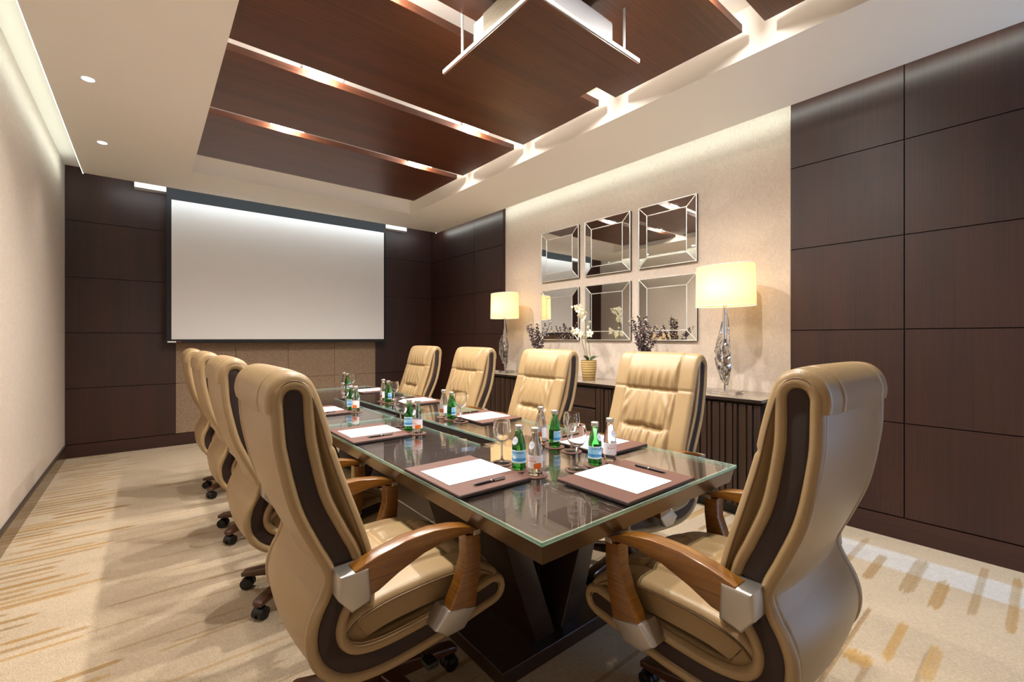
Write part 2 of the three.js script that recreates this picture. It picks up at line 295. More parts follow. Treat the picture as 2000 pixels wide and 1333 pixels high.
// ------------------------------------------------------------------ chair
const C2 = [[-0.338, 1.125], [-0.335, 1.06], [-0.327, 0.988], [-0.296, 0.855], [-0.251, 0.751], [-0.216, 0.68], [-0.206, 0.63], [-0.222, 0.575], [-0.247, 0.525], [-0.255, 0.475], [-0.238, 0.42], [-0.19, 0.378], [-0.11, 0.362], [0, 0.366], [0.1, 0.378], [0.2, 0.395], [0.3, 0.412]];
function sampled(pts, n) {
  const c = new THREE.SplineCurve(pts.map((p) => V2(...p))), P = c.getSpacedPoints(n), N = P.map((p, i) => { const t = P[Math.min(n, i + 1)].clone().sub(P[Math.max(0, i - 1)]).normalize(); return V2(-t.y, t.x); });
  return { P, N };
}
const MID = sampled(C2, 110);
// outline at distance back / front from the middle line, with round ends
function around(back, front, n = 10) {
  const { P, N } = MID, o = [];
  for (let i = 0; i < P.length; i++) o.push(P[i].clone().addScaledVector(N[i], -back));
  const cap = (p, nrm, a, b, s) => { const t = V2(nrm.y, -nrm.x).multiplyScalar(s); for (let k = 1; k < n; k++) { const q = Math.PI * k / n, r = a + (b - a) * k / n; o.push(p.clone().addScaledVector(nrm, -Math.cos(q) * r * (s > 0 ? 1 : -1)).addScaledVector(t, Math.sin(q) * r)); } };
  cap(P[P.length - 1], N[P.length - 1], back, front, 1);
  for (let i = P.length - 1; i >= 0; i--) o.push(P[i].clone().addScaledVector(N[i], front));
  cap(P[0], N[0], front, back, -1);
  return o;
}
function loft(outline, rows) { // rows: [side position, growth of the outline]
  const n = outline.length, nrm = outline.map((p, i) => { const t = outline[(i + 1) % n].clone().sub(outline[(i + n - 1) % n]).normalize(); return V2(t.y, -t.x); });
  const pos = [], uv = [], idx = []; let len = 0;
  const L = outline.map((p, i) => (i ? (len += p.distanceTo(outline[i - 1])) : 0));
  for (const [w, d] of rows) outline.forEach((p, i) => { pos.push(p.x + nrm[i].x * d, p.y + nrm[i].y * d, w); uv.push(L[i], w); });
  for (let r = 0; r + 1 < rows.length; r++) for (let i = 0; i < n; i++) { const a = r * n + i, b = r * n + (i + 1) % n, c = a + n, e = b + n; idx.push(a, b, c, b, e, c); }
  for (const [r, flip] of [[0, true], [rows.length - 1, false]]) {
    const ring = outline.map((p, i) => V2(p.x + nrm[i].x * rows[r][1], p.y + nrm[i].y * rows[r][1])), at = r * n;
    for (const [a, b, c] of THREE.ShapeUtils.triangulateShape(ring, [])) flip ? idx.push(at + a, at + c, at + b) : idx.push(at + a, at + b, at + c);
  }
  const g = new THREE.BufferGeometry(); g.setAttribute('position', new THREE.Float32BufferAttribute(pos, 3)); g.setAttribute('uv', new THREE.Float32BufferAttribute(uv, 2)); g.setIndex(idx); g.computeVertexNormals();
  return toCreasedNormals(g, 0.8);
}
// cushion: a curve in (u, y) swept across the seat, rolled in at its sides, with seams and folds
function cushion(curve, halfWidth, depth, puff, ns = 130, nw = 84, recess = 0.022) {
  const { P, N } = sampled(curve, ns), pos = [], uv = [], idx = [], cols = [];
  const r = 0.022; cols.push([-halfWidth + recess, -depth], [-halfWidth + recess, -r - 0.012]);
  for (let k = 0; k <= 6; k++) { const q = Math.PI / 2 * k / 6; cols.push([-halfWidth + r - r * Math.cos(q), -r + r * Math.sin(q)]); }
  for (let k = 1; k < nw; k++) cols.push([-halfWidth + r + (2 * halfWidth - 2 * r) * k / nw, 0]);
  for (let k = 6; k >= 0; k--) { const q = Math.PI / 2 * k / 6; cols.push([halfWidth - r + r * Math.cos(q), -r + r * Math.sin(q)]); }
  cols.push([halfWidth - recess, -r - 0.012], [halfWidth - recess, -depth]);
  let len = 0;
  for (let i = 0; i <= ns; i++) {
    if (i) len += P[i].distanceTo(P[i - 1]);
    for (const [w, d] of cols) { const e = d + (d > -r ? puff(P[i].x, P[i].y, w, i / ns) : 0); pos.push(P[i].x + N[i].x * e, P[i].y + N[i].y * e, w); uv.push(w, len); }
  }
  const m = cols.length;
  for (let i = 0; i < ns; i++) for (let k = 0; k + 1 < m; k++) { const a = i * m + k, b = a + 1, c = a + m, e = c + 1; idx.push(a, c, b, b, c, e); }
  const g = new THREE.BufferGeometry(); g.setAttribute('position', new THREE.Float32BufferAttribute(pos, 3)); g.setAttribute('uv', new THREE.Float32BufferAttribute(uv, 2)); g.setIndex(idx); g.computeVertexNormals();
  return { geo: g, P, N };
}
const gauss = (x, s) => Math.exp(-(x * x) / (s * s));
function makeChair() {
  const t = thing('conference_chair', '', 'chair');
  const W = 0.252, rows = [];
  for (let k = 0; k <= 5; k++) { const q = Math.PI / 2 * k / 5; rows.push([-W + 0.03 - 0.03 * Math.cos(q), -0.022 + 0.022 * Math.sin(q)]); }
  for (let k = 1; k < 12; k++) { const w = -W + 0.03 + (2 * W - 0.06) * k / 12; rows.push([w, 0.014 * (1 - (w / (W - 0.03)) ** 2)]); }
  for (let k = 5; k >= 0; k--) { const q = Math.PI / 2 * k / 5; rows.push([W - 0.03 + 0.03 * Math.cos(q), -0.022 + 0.022 * Math.sin(q)]); }
  part(t, 'shell', loft(around(0.05, 0.054), rows), M.leather);
  for (const s of [-1, 1]) {
    const inl = part(t, 'side_inlay', loft(around(0.022, 0.022), [[-0.004, -0.002], [-0.003, 0], [0.003, 0], [0.004, -0.002]]), M.inlay); inl.position.z = s * (W + 0.002); inl.userData.label = 'dark brown inlay strip';
    const ring = around(0.037, 0.037, 8), pts = ring.filter((_, i) => i % 2 === 0).map((p) => V3(p.x, p.y, 0)), g = new THREE.TubeGeometry(new THREE.CatmullRomCurve3(pts, true), 220, 0.0165, 10, true);
    g.scale(1, 1, 1.15); const band = part(t, 'side_band', metres(g, 'y'), M.leather); band.position.z = s * (W - 0.004);
  }
  // backrest: from the seam behind the head roll, over the top and down to the seat
  const front = [[-0.396, 1.088], [-0.4, 1.12], [-0.391, 1.157], [-0.365, 1.184], [-0.33, 1.19], [-0.297, 1.172], [-0.273, 1.125], [-0.25, 1.052], [-0.228, 0.969], [-0.194, 0.867], [-0.154, 0.755], [-0.128, 0.67], [-0.118, 0.60], [-0.12, 0.52]];
  const puff = (u, y, w, f) => {
    const inner = 1 - smooth(0.155, 0.175, Math.abs(w)), edge = 1 - (w / 0.262) ** 4, fr = f > 0.24 ? 1 : smooth(0.12, 0.24, f);
    let e = 0.006 * edge - 0.008 * gauss(Math.abs(w) - 0.168, 0.005);
    const wob = 0.012 * Math.sin(w * 31 + y * 9) + 0.006 * Math.sin(w * 77), s1 = 0.985, s2 = 0.775;
    e += fr * inner * (0.016 * Math.sin(Math.PI * clamp((1.16 - y) / (1.16 - s1))) + 0.012 * Math.sin(Math.PI * clamp((s1 - y) / (s1 - s2))) + 0.018 * Math.sin(Math.PI * clamp((s2 - y) / 0.2)));
    e -= fr * 0.016 * gauss(y - s1 - (1 - inner) * 0.004, 0.008) * (0.3 + 0.7 * inner);
    e -= fr * 0.026 * gauss(y - s2 - wob * 0.3, 0.012) * (1 - smooth(0.1, 0.14, Math.abs(w)));
    const pl = (q) => Math.sin((w + wob * 0.4) * q) + 0.5 * Math.sin((w - wob) * q * 1.7 + 2);
    e += fr * inner * (0.0046 * pl(120) * gauss(y - s1 - 0.04, 0.05) + 0.003 * pl(90) * gauss(y - s1 + 0.055, 0.055) + 0.0042 * pl(95) * gauss(y - s2 - 0.045, 0.06) + 0.005 * pl(120) * gauss(y - s2 + 0.055, 0.055));
    e += fr * inner * 0.003 * Math.sin((Math.abs(w) * 1.2 + (y - s2) * 0.7) * 90) * gauss(Math.abs(w) - 0.13, 0.035) * gauss(y - 0.9, 0.1);
    return e;
  };
  const back = cushion(front, 0.262, 0.058, puff, 170, 92, 0.034);
  const b = part(t, 'backrest', back.geo, M.leather);
  for (const s of [-1, 1]) part(b, 'piping', tube(back.P.filter((_, i) => i % 4 === 0).map((p, i) => V3(p.x - back.N[i * 4].x * 0.02, p.y - back.N[i * 4].y * 0.02, s * 0.262)), 0.0028, 90, 6), M.piping);
  // seat
  const seatCurve = [[-0.225, 0.47], [-0.185, 0.508], [-0.1, 0.532], [0.02, 0.541], [0.13, 0.541], [0.22, 0.527], [0.285, 0.497], [0.325, 0.462], [0.345, 0.425]].map(([u, y]) => [u, y]);
  const sp = (u, y, w) => { const inner = 1 - smooth(0.155, 0.175, Math.abs(w)); return 0.006 * (1 - (w / 0.262) ** 4) - 0.006 * gauss(Math.abs(w) - 0.168, 0.005) + inner * (0.01 - 0.011 * gauss(u - 0.02, 0.009) - 0.011 * gauss(u - 0.17, 0.009) + 0.0025 * Math.sin(w * 120 + 2 * Math.sin(w * 40)) * (gauss(u - 0.06, 0.04) + gauss(u - 0.2, 0.03))); };
  // the seat runs back to front, so its normals face up
  const seat = cushion(seatCurve, 0.258, 0.1, sp, 80, 84);
  const st = part(t, 'seat', seat.geo, M.leather);
  for (const s of [-1, 1]) part(st, 'piping', tube(seat.P.filter((_, i) => i % 4 === 0).map((p, i) => V3(p.x - seat.N[i * 4].x * 0.02, p.y - seat.N[i * 4].y * 0.02, s * 0.262)), 0.0028, 50, 6), M.piping);
  // arms
  for (const s of [-1, 1]) {
    const w0 = s > 0 ? 0.277 : -0.327, w1 = s > 0 ? 0.327 : -0.277, i0 = s > 0 ? 0.25 : -0.330, i1 = s > 0 ? 0.330 : -0.25;
    const a = part(t, 'armrest', slab([[-0.205, 0.668], [-0.14, 0.689], [-0.06, 0.706], [0.03, 0.71], [0.1, 0.702], [0.145, 0.691], [0.172, 0.681], [0.197, 0.67], [0.195, 0.652], [0.15, 0.668], [0.08, 0.668], [0.0, 0.654], [-0.08, 0.624], [-0.14, 0.594], [-0.2, 0.58]], w0, w1, 0.003, false), M.arm);
    part(a, 'arm_post', slab([[0.145, 0.662], [0.196, 0.656], [0.199, 0.60], [0.193, 0.51], [0.178, 0.428], [0.084, 0.446], [0.122, 0.515], [0.146, 0.59]], w0 + 0.001, w1 - 0.001, 0.003), M.arm);
    const rb = part(a, 'rear_bracket', slab([[-0.243, 0.664], [-0.166, 0.668], [-0.158, 0.575], [-0.212, 0.56], [-0.245, 0.60]], i0, i1, 0.01), M.silver); rb.userData.label = 'brushed metal bracket';
    const fb = part(a, 'front_bracket', slab([[0.078, 0.452], [0.182, 0.432], [0.16, 0.402], [0.135, 0.378], [0.075, 0.376], [0.035, 0.408]], i0, i1, 0.008), M.silver); fb.userData.label = 'brushed metal foot of the arm';
    part(a, 'corner_joint', rbox(0.17, 0.198, 0.655, 0.674, w0 - 0.001, w1 + 0.001, 0.004), M.silver);
  }
  // tilt mechanism, lift and five-star base
  const me = part(t, 'tilt_mechanism', [rbox(-0.12, 0.12, 0.262, 0.312, -0.1, 0.1, 0.01), rbox(-0.07, 0.08, 0.225, 0.27, -0.06, 0.06, 0.01)], M.black);
  part(me, 'lever', [tube([V3(0.05, 0.265, 0.05), V3(0.06, 0.262, 0.16), V3(0.065, 0.255, 0.22)], 0.005, 10, 6), rbox(0.045, 0.085, 0.245, 0.265, 0.21, 0.26, 0.006)], M.black);
  part(t, 'gas_lift', [cyl(0.03, 0.03, 0.1, 0, 0.08, 0), cyl(0.018, 0.018, 0.07, 0, 0.17, 0)], M.black);
  const legGeo = slab([[0.02, 0.075], [0.02, 0.135], [0.08, 0.132], [0.2, 0.108], [0.29, 0.092], [0.302, 0.085], [0.3, 0.066], [0.2, 0.072], [0.08, 0.076]], -0.026, 0.026, 0.006);
  const wheel = new THREE.CylinderGeometry(0.028, 0.028, 0.02, 18); wheel.rotateX(Math.PI / 2);
  const casterGeo = [wheel.clone().translate(0.278, 0.029, 0.016), wheel.clone().translate(0.278, 0.029, -0.016), cyl(0.007, 0.007, 0.03, 0.278, 0.045, 0, 8), new THREE.SphereGeometry(0.031, 14, 8, 0, Math.PI * 2, 0, Math.PI / 2).scale(1, 0.9, 0.95).translate(0.278, 0.032, 0)];
  for (let k = 0; k < 5; k++) { const l = part(t, 'base_leg', legGeo, M.baseWood); l.rotation.y = k * Math.PI * 0.4; part(l, 'caster', casterGeo, M.black); }
  return t;
}
const LZ = [-1.49, -2.46, -3.41, -4.43], RZ = [-1.5, -2.46, -3.45, -4.41];
const chairSpots = [
  ...LZ.map((z, k) => [0.628, z, 0, ['tan leather chair nearest the camera in the left row, its whole side in view', 'second tan leather chair of the left row, behind the nearest one', 'third tan leather chair of the left row, counted from the camera', 'tan leather chair farthest from the camera in the left row'][k], 'chairs along the left side of the table']),
  ...RZ.map((z, k) => [2.046, z, Math.PI, ['tan leather chair facing us beside the large right lamp', 'tan leather chair facing us in front of the orchid pot', 'tan leather chair facing us below the small left lamp', 'tan leather chair facing us in the dark panelled corner'][k], 'chairs along the mirror side of the table']),
  [1.43, -0.672, Math.PI / 2 - 0.012, 'large tan leather chair at the near head of the table, seen from behind', undefined],
];
const chair0 = makeChair();
chairSpots.forEach(([x, z, turn, label, group], k) => {
  let c = chair0;
  if (k) { c = chair0.clone(); c.name = numbered('conference_chair'); scene.add(c); c.userData = {}; }
  c.position.set(x, 0, z); c.rotation.y = turn; tag(c, label, 'chair', group);
  if (k === 8) for (const o of c.children) if (['shell', 'side_inlay', 'side_band', 'backrest', 'seat', 'armrest'].includes(o.name)) { // this seat is rocked a little forward
    const a = 0.05, x = o.position.x, y = o.position.y - 0.3; o.position.x = x * Math.cos(a) + y * Math.sin(a); o.position.y = 0.3 - x * Math.sin(a) + y * Math.cos(a); o.rotation.z = -a;
  }
});

// ------------------------------------------------------------------ table
const TX0 = 0.785, TX1 = 1.885, TZ0 = -4.82, TZ1 = -0.835, TOP = 0.754;
{
  const t = thing('conference_table', 'long dark wood conference table with a clear glass top and bronze edge', 'table');
  const ch = { x0: 1.275, x1: 1.395, z0: -4.0, z1: -1.8 }, yb = TOP - 0.011;
  part(t, 'wooden_top', [box(TX0 + 0.03, ch.x0, 0.712, yb - 0.001, TZ0 + 0.03, TZ1 - 0.03, 'z'), box(ch.x1, TX1 - 0.03, 0.712, yb - 0.001, TZ0 + 0.03, TZ1 - 0.03, 'z', 0.4, 0.7), box(ch.x0, ch.x1, 0.712, yb - 0.001, TZ0 + 0.03, ch.z0, 'z'), box(ch.x0, ch.x1, 0.712, yb - 0.001, ch.z1, TZ1 - 0.03, 'z')], M.tableWood);
  const chan = part(t, 'cable_channel', [box(ch.x0, ch.x1, 0.688, 0.70, ch.z0, ch.z1)], M.screenBlack);
  part(chan, 'socket_box', rbox(ch.x0 + 0.02, ch.x1 - 0.02, 0.70, 0.73, -3.3, -2.95, 0.004), M.black);
  // bronze edge: a sloping face under the glass on all four sides
  const prof = [[0, 0.742], [0, 0.738], [0.012, 0.684], [0.05, 0.684], [0.05, 0.712], [0.03, 0.742]];
  const edge = (len) => { const g = new THREE.ExtrudeGeometry(new THREE.Shape(prof.map((p) => V2(...p))), { depth: len, bevelEnabled: false }); return metres(g, 'z'); };
  const mx = (TX0 + TX1) / 2, mz = (TZ0 + TZ1) / 2, e = [];
  for (const [x, z, turn, len] of [[TX0 + 0.006, TZ0 + 0.006, 0, TZ1 - TZ0 - 0.012], [TX1 - 0.006, TZ1 - 0.006, Math.PI, TZ1 - TZ0 - 0.012], [TX0 + 0.006, TZ1 - 0.006, Math.PI / 2, TX1 - TX0 - 0.012], [TX1 - 0.006, TZ0 + 0.006, -Math.PI / 2, TX1 - TX0 - 0.012]]) {
    const g = edge(len), p = g.attributes.position; // mitred corners
    for (let i = 0; i < p.count; i++) { const s = p.getX(i); p.setZ(i, p.getZ(i) < len / 2 ? s : len - s); }
    g.rotateY(turn); g.translate(x, 0, z); g.computeVertexNormals(); part(t, 'apron', g, M.apron);
  }
  const pane = (x0, x1, z0, z1, outer) => {
    const p = part(t, 'glass_pane', box(x0, x1, yb + 0.0005, TOP, z0, z1), M.glass), d = 0.0015, g = [];
    if (outer.includes('w')) g.push(box(x0 - d, x0 + 0.004, yb + 0.0005, TOP + 0.0003, z0, z1));
    if (outer.includes('e')) g.push(box(x1 - 0.004, x1 + d, yb + 0.0005, TOP + 0.0003, z0, z1));
    if (outer.includes('n')) g.push(box(x0, x1, yb + 0.0005, TOP + 0.0003, z1 - 0.004, z1 + d));
    if (outer.includes('f')) g.push(box(x0, x1, yb + 0.0005, TOP + 0.0003, z0 - d, z0 + 0.004));
    part(p, 'polished_edge', g, M.glassEdge).userData.label = 'pale green polished glass edge';
  };
  const zm = -2.78;
  pane(TX0, TX1, ch.z1, TZ1, 'wen'); pane(TX0, ch.x0, zm + 0.002, ch.z1 - 0.001, 'we'); pane(ch.x1, TX1, zm + 0.002, ch.z1 - 0.001, 'we');
  pane(TX0, ch.x0, ch.z0, zm - 0.002, 'wen'); pane(ch.x1, TX1, ch.z0, zm - 0.002, 'wen'); pane(TX0, TX1, TZ0, ch.z0 - 0.001, 'wef');
  for (const z of [-1.62, -4.0]) {
    part(t, 'plinth', rbox(1.0, 1.67, 0, 0.06, z - 0.35, z + 0.35, 0.004, 'x'), M.tableWood);
    for (const s of [-1, 1]) {
      const q = (x) => mx + s * x, pts = [[q(0.26), 0.715], [q(0.36), 0.715], [q(0.13), 0.058], [q(0.02), 0.058]];
      const g = slab(s > 0 ? pts : pts.reverse(), z - 0.3, z + 0.3, 0.004); part(t, 'slanted_leg', g, M.tableWood);
    }
  }
}

// ------------------------------------------------------------------ place settings
const labelBlue = canvasTexture(512, 256, (g, w, h) => {
  g.fillStyle = '#8fc6ea'; g.fillRect(0, 0, w, h); g.fillStyle = '#e9f3fa'; g.fillRect(0, 0, w, 14); g.fillRect(0, h - 22, w, 22); g.fillStyle = '#3f93d1'; g.fillRect(0, h * 0.62, w, h * 0.22);
  g.fillStyle = '#dfeefa'; g.beginPath(); g.arc(w / 2, h * 0.55, 36, 0, 7); g.fill();
  g.fillStyle = '#1d3566'; g.font = 'bold 46px sans-serif'; g.textAlign = 'center'; g.fillText('S.PELLEGRINO', w / 2, 66);
});
const labelPink = canvasTexture(512, 256, (g, w, h) => {
  g.fillStyle = '#f3edf3'; g.fillRect(0, 0, w, h); g.fillStyle = '#e5701f'; g.beginPath(); g.moveTo(w * 0.6, h); g.lineTo(w * 0.6, h * 0.62); g.quadraticCurveTo(w * 0.75, h * 0.5, w * 0.86, h * 0.62); g.lineTo(w * 0.86, h); g.fill();
  g.fillStyle = '#c2574e'; g.font = 'bold 40px serif'; g.textAlign = 'center'; g.fillText('ACQUA', w * 0.46, 70); g.font = 'bold 58px serif'; g.fillText('PANNA', w * 0.46, 132);
});
const labelNeck = canvasTexture(64, 64, (g, w, h) => { g.fillStyle = '#d3d9e6'; g.fillRect(0, 0, w, h); g.fillStyle = '#aab6d0'; g.fillRect(12, 26, 40, 5); g.fillRect(18, 36, 28, 4); });
const LM = { blue: std({ map: labelBlue, roughness: 0.6 }), pink: std({ map: labelPink, roughness: 0.6 }), neck: std({ map: labelNeck, roughness: 0.6 }) };
const wrap = (r, y0, y1, span, r1 = r) => { const g = new THREE.CylinderGeometry(r1, r, y1 - y0, 24, 1, true, -span / 2, span); g.translate(0, (y0 + y1) / 2, 0); return g; };
function makeBottle(name, glass, lab, tall) {
  const t = new THREE.Group(); t.name = name; const k = tall ? 1.03 : 1;
  const prof = tall ? [[0, 0.003], [0.024, 0.001], [0.027, 0.006], [0.0275, 0.05], [0.0265, 0.085], [0.022, 0.112], [0.0155, 0.138], [0.0125, 0.155], [0.0135, 0.158], [0.0135, 0.166], [0, 0.166]]
    : [[0, 0.003], [0.025, 0.001], [0.028, 0.006], [0.028, 0.085], [0.0265, 0.098], [0.021, 0.12], [0.0155, 0.138], [0.0135, 0.152], [0.0145, 0.155], [0.0145, 0.162], [0, 0.162]];
  part(t, 'glass_body', lathe(prof.map(([x, y]) => [x, y * k])), glass);
  part(t, 'cap', lathe([[0, 0.176 * k], [0.0145, 0.175 * k], [0.016, 0.171 * k], [0.016, 0.158 * k], [0.0152, 0.158 * k]]), M.silver);
  part(t, 'label', wrap(tall ? 0.0281 : 0.0285, 0.028, 0.078, 4.6), lab);
  const n = new THREE.CircleGeometry(0.0145, 24); n.scale(0.92, 1.12, 1); const np = n.attributes.position; // bent around the shoulder
  for (let q = 0; q < np.count; q++) np.setZ(q, -18 * np.getX(q) ** 2);
  n.rotateX(-0.34); n.computeVertexNormals(); part(t, 'neck_label', n, LM.neck).position.set(0, (tall ? 0.112 : 0.115) * k, tall ? 0.0232 : 0.0242);
  return t;
}
const protoGreen = makeBottle('water_bottle', M.green, LM.blue, false), protoClear = makeBottle('water_bottle', M.water, LM.pink, true);
const protoGlass = new THREE.Group(); { const o = [[0.003, 0.088], [0.014, 0.0895], [0.026, 0.098], [0.036, 0.114], [0.0395, 0.134], [0.0378, 0.158], [0.0345, 0.177]], inner = o.map(([x, y], k) => [k ? x - 0.0011 : 0, y + (k < 3 ? 0.0011 : 0)]).reverse();
  part(protoGlass, 'bowl', lathe([[0, 0.088], ...o, ...inner], 36), M.clear); }
part(protoGlass, 'stem', lathe([[0.012, 0.006], [0.0055, 0.016], [0.004, 0.03], [0.004, 0.08], [0.007, 0.089]], 16), M.clear);
part(protoGlass, 'foot', lathe([[0, 0.0005], [0.034, 0.0005], [0.035, 0.002], [0.012, 0.006], [0, 0.007]], 32), M.clear);
const padGeo = [rbox(-0.155, 0.155, 0.0008, 0.0115, -0.2, 0.2, 0.002)], padEdge = [rbox(-0.157, 0.157, 0, 0.0095, -0.202, 0.202, 0.002)];
const paperGeo = box(-0.14, 0.14, 0, 0.0016, -0.105, 0.105), coasterGeo = lathe([[0, 0], [0.047, 0], [0.048, 0.0012], [0.048, 0.003], [0.047, 0.004], [0, 0.004]], 32);
const penParts = [['barrel', lathe([[0, 0], [0.001, 0.001], [0.0035, 0.012], [0.0045, 0.02], [0.0045, 0.138], [0.002, 0.14], [0, 0.14]], 12), M.black], ['clip', box(-0.0015, 0.0015, 0.09, 0.135, 0.0045, 0.0065), M.silver], ['ring', lathe([[0.0046, 0.075], [0.0052, 0.076], [0.0052, 0.079], [0.0046, 0.08]], 12), M.silver]];
// seats: frame at the pad's middle; +x points away from the sitter, +z to the sitter's right
const seats = [
  [0.944, -1.43, 0, 'at the nearest seat of the left row'], [0.944, -2.39, 0, 'at the second seat of the left row'], [0.944, -3.32, 0, 'at the third seat of the left row'],
  [1.73, -1.46, Math.PI, 'before the chair by the large right lamp'], [1.73, -2.40, Math.PI, 'before the chair in front of the orchid'], [1.73, -3.37, Math.PI, 'before the chair below the small left lamp'], [1.73, -4.32, Math.PI, 'before the chair in the dark corner'],
  [1.365, -1.0, Math.PI / 2, 'at the near head of the table'],
];
for (const [x, z, turn, where] of seats) {
  const at = (dx, dz, y) => { const v = V3(dx, 0, dz).applyAxisAngle(V3(0, 1, 0), turn); return [x + v.x, y, z + v.z]; };
  const pad = thing('desk_pad', `brown leather desk pad ${where}`, 'desk pad', at(0, 0, TOP), turn, 'desk pads'); part(pad, 'leather_top', padGeo, M.pad); part(pad, 'edge', padEdge, M.padEdge);
  const pp = single('notepaper', paperGeo, M.paper, `white sheets of notepaper on the pad ${where}`, 'paper', 'notepaper'); pp.position.set(...at(0.012, -0.012, TOP + 0.0117)); pp.rotation.y = turn;
  const pen = thing('pen', `black ballpoint pen on the pad ${where}`, 'pen', at(-0.07, 0.153, TOP + 0.0165), turn, 'pens'); for (const [n, g, m] of penParts) part(pen, n, g, m).rotation.z = -Math.PI / 2;
  const head = turn === Math.PI / 2, spots = [['glass', 0.178, -0.04], ['green', 0.178, 0.07], ['clear', 0.178, 0.158]];
  for (const [kind, dx, dz] of spots) {
    const word = kind === 'glass' ? 'wine glass' : kind + ' bottle', p = at(dx + 0.03, dz + (kind === 'clear' ? 0.01 : 0), TOP);
    single('coaster', coasterGeo, M.pad, `round brown leather coaster under the ${word} ${where}`, 'coaster', 'coasters').position.set(...p);
    const o = (kind === 'glass' ? protoGlass : kind === 'green' ? protoGreen : protoClear).clone(); o.name = numbered(kind === 'glass' ? 'wine_glass' : 'water_bottle'); scene.add(o); o.userData = {};
    o.position.set(p[0], TOP + 0.0042, p[2]); o.rotation.y = turn - Math.PI / 2 + (rnd() - 0.5) * 0.5;
    tag(o, kind === 'glass' ? `empty stemmed wine glass ${where}` : kind === 'green' ? `green glass water bottle with a blue label ${where}` : `clear glass water bottle with a pale label ${where}`, kind === 'glass' ? 'glass' : 'bottle', kind === 'glass' ? 'wine glasses' : kind + ' water bottles');
  }
}

// ------------------------------------------------------------------ projection screen
{
  const z = -6.50, t = thing('projection_screen', 'pulled-down white projection screen with a black border on the far wall', 'screen');
  part(t, 'housing', rbox(-0.103, 3.188, 2.967, 3.09, ZF + 0.012, z - 0.006, 0.004), M.white);
  part(t, 'white_fabric', box(0.227, 2.803, 1.265, 2.888, z - 0.002, z + 0.0012), M.screen);
  part(t, 'black_border', [box(0.18, 0.227, 1.235, 3.03, z - 0.002, z + 0.001), box(2.803, 2.835, 1.235, 3.03, z - 0.002, z + 0.001), box(0.227, 2.803, 2.888, 3.03, z - 0.002, z + 0.001), box(0.227, 2.803, 1.235, 1.265, z - 0.002, z + 0.001)], M.screenBlack);
  const b = part(t, 'bottom_bar', rbox(0.17, 2.845, 1.222, 1.25, z - 0.012, z + 0.012, 0.006), M.screenBlack);
  part(b, 'maker_plate', box(0.19, 0.27, 1.228, 1.243, z + 0.0115, z + 0.0135), M.white);
  part(b, 'red_plate', box(0.285, 0.315, 1.228, 1.243, z + 0.0115, z + 0.0135), std({ color: 0x8a1c22, roughness: 0.5 }));
}
// ------------------------------------------------------------------ projector on its hanging board
{
  const x0 = 1.288, x1 = 2.06, z0 = -2.185, z1 = -1.42, y = 2.76;
  const t = thing('projector_shelf', 'square wood-bottomed shelf hung on white rods below the ceiling panels', 'shelf');
  part(t, 'wood_underside', box(x0 + 0.006, x1 - 0.006, y, y + 0.006, z0 + 0.006, z1 - 0.006, 'x'), M.woodCeiling);
  part(t, 'white_board', rbox(x0, x1, y + 0.006, y + 0.028, z0, z1, 0.003), M.white);
  for (const x of [x0 + 0.035, x1 - 0.1]) for (const z of [z0 + 0.15, z1 - 0.03]) part(t, 'hanging_rod', cyl(0.0065, 0.0065, TRAY - y - 0.028, x, y + 0.028, z, 12), M.white);
  const q = thing('projector', 'white ceiling projector with a side grille on the hanging shelf', 'projector', [0, y + 0.028, 0]);
  const a0 = 1.33, a1 = 1.9, c0 = -1.95, c1 = -1.47;
  part(q, 'body', [rbox(a0, a1, 0.012, 0.155, c0, c1, 0.02, 'y', 0, 0, 4), rbox(a0 + 0.03, a1 - 0.03, 0.15, 0.19, c0 + 0.03, c1 - 0.03, 0.018, 'y', 0, 0, 4)], M.white);
  for (let k = 0; k < 14; k++) part(q, 'grille_slat', box(a0 - 0.003, a0 + 0.004, 0.03 + k * 0.0085, 0.034 + k * 0.0085, c0 + 0.1, c1 - 0.03), M.trim);
  part(q, 'side_panel', box(a0 + 0.08, a1 - 0.05, 0.035, 0.14, c1 - 0.002, c1 + 0.003), M.white);
  part(q, 'lens', [(() => { const g = new THREE.CylinderGeometry(0.045, 0.05, 0.05, 24); g.rotateX(Math.PI / 2); g.translate(1.6, 0.085, c0 - 0.02); return g; })()], M.black);
  for (const x of [a0 + 0.06, a1 - 0.06]) for (const z of [c0 + 0.06, c1 - 0.06]) part(q, 'foot', cyl(0.015, 0.015, 0.014, x, 0, z, 12), M.black);
}

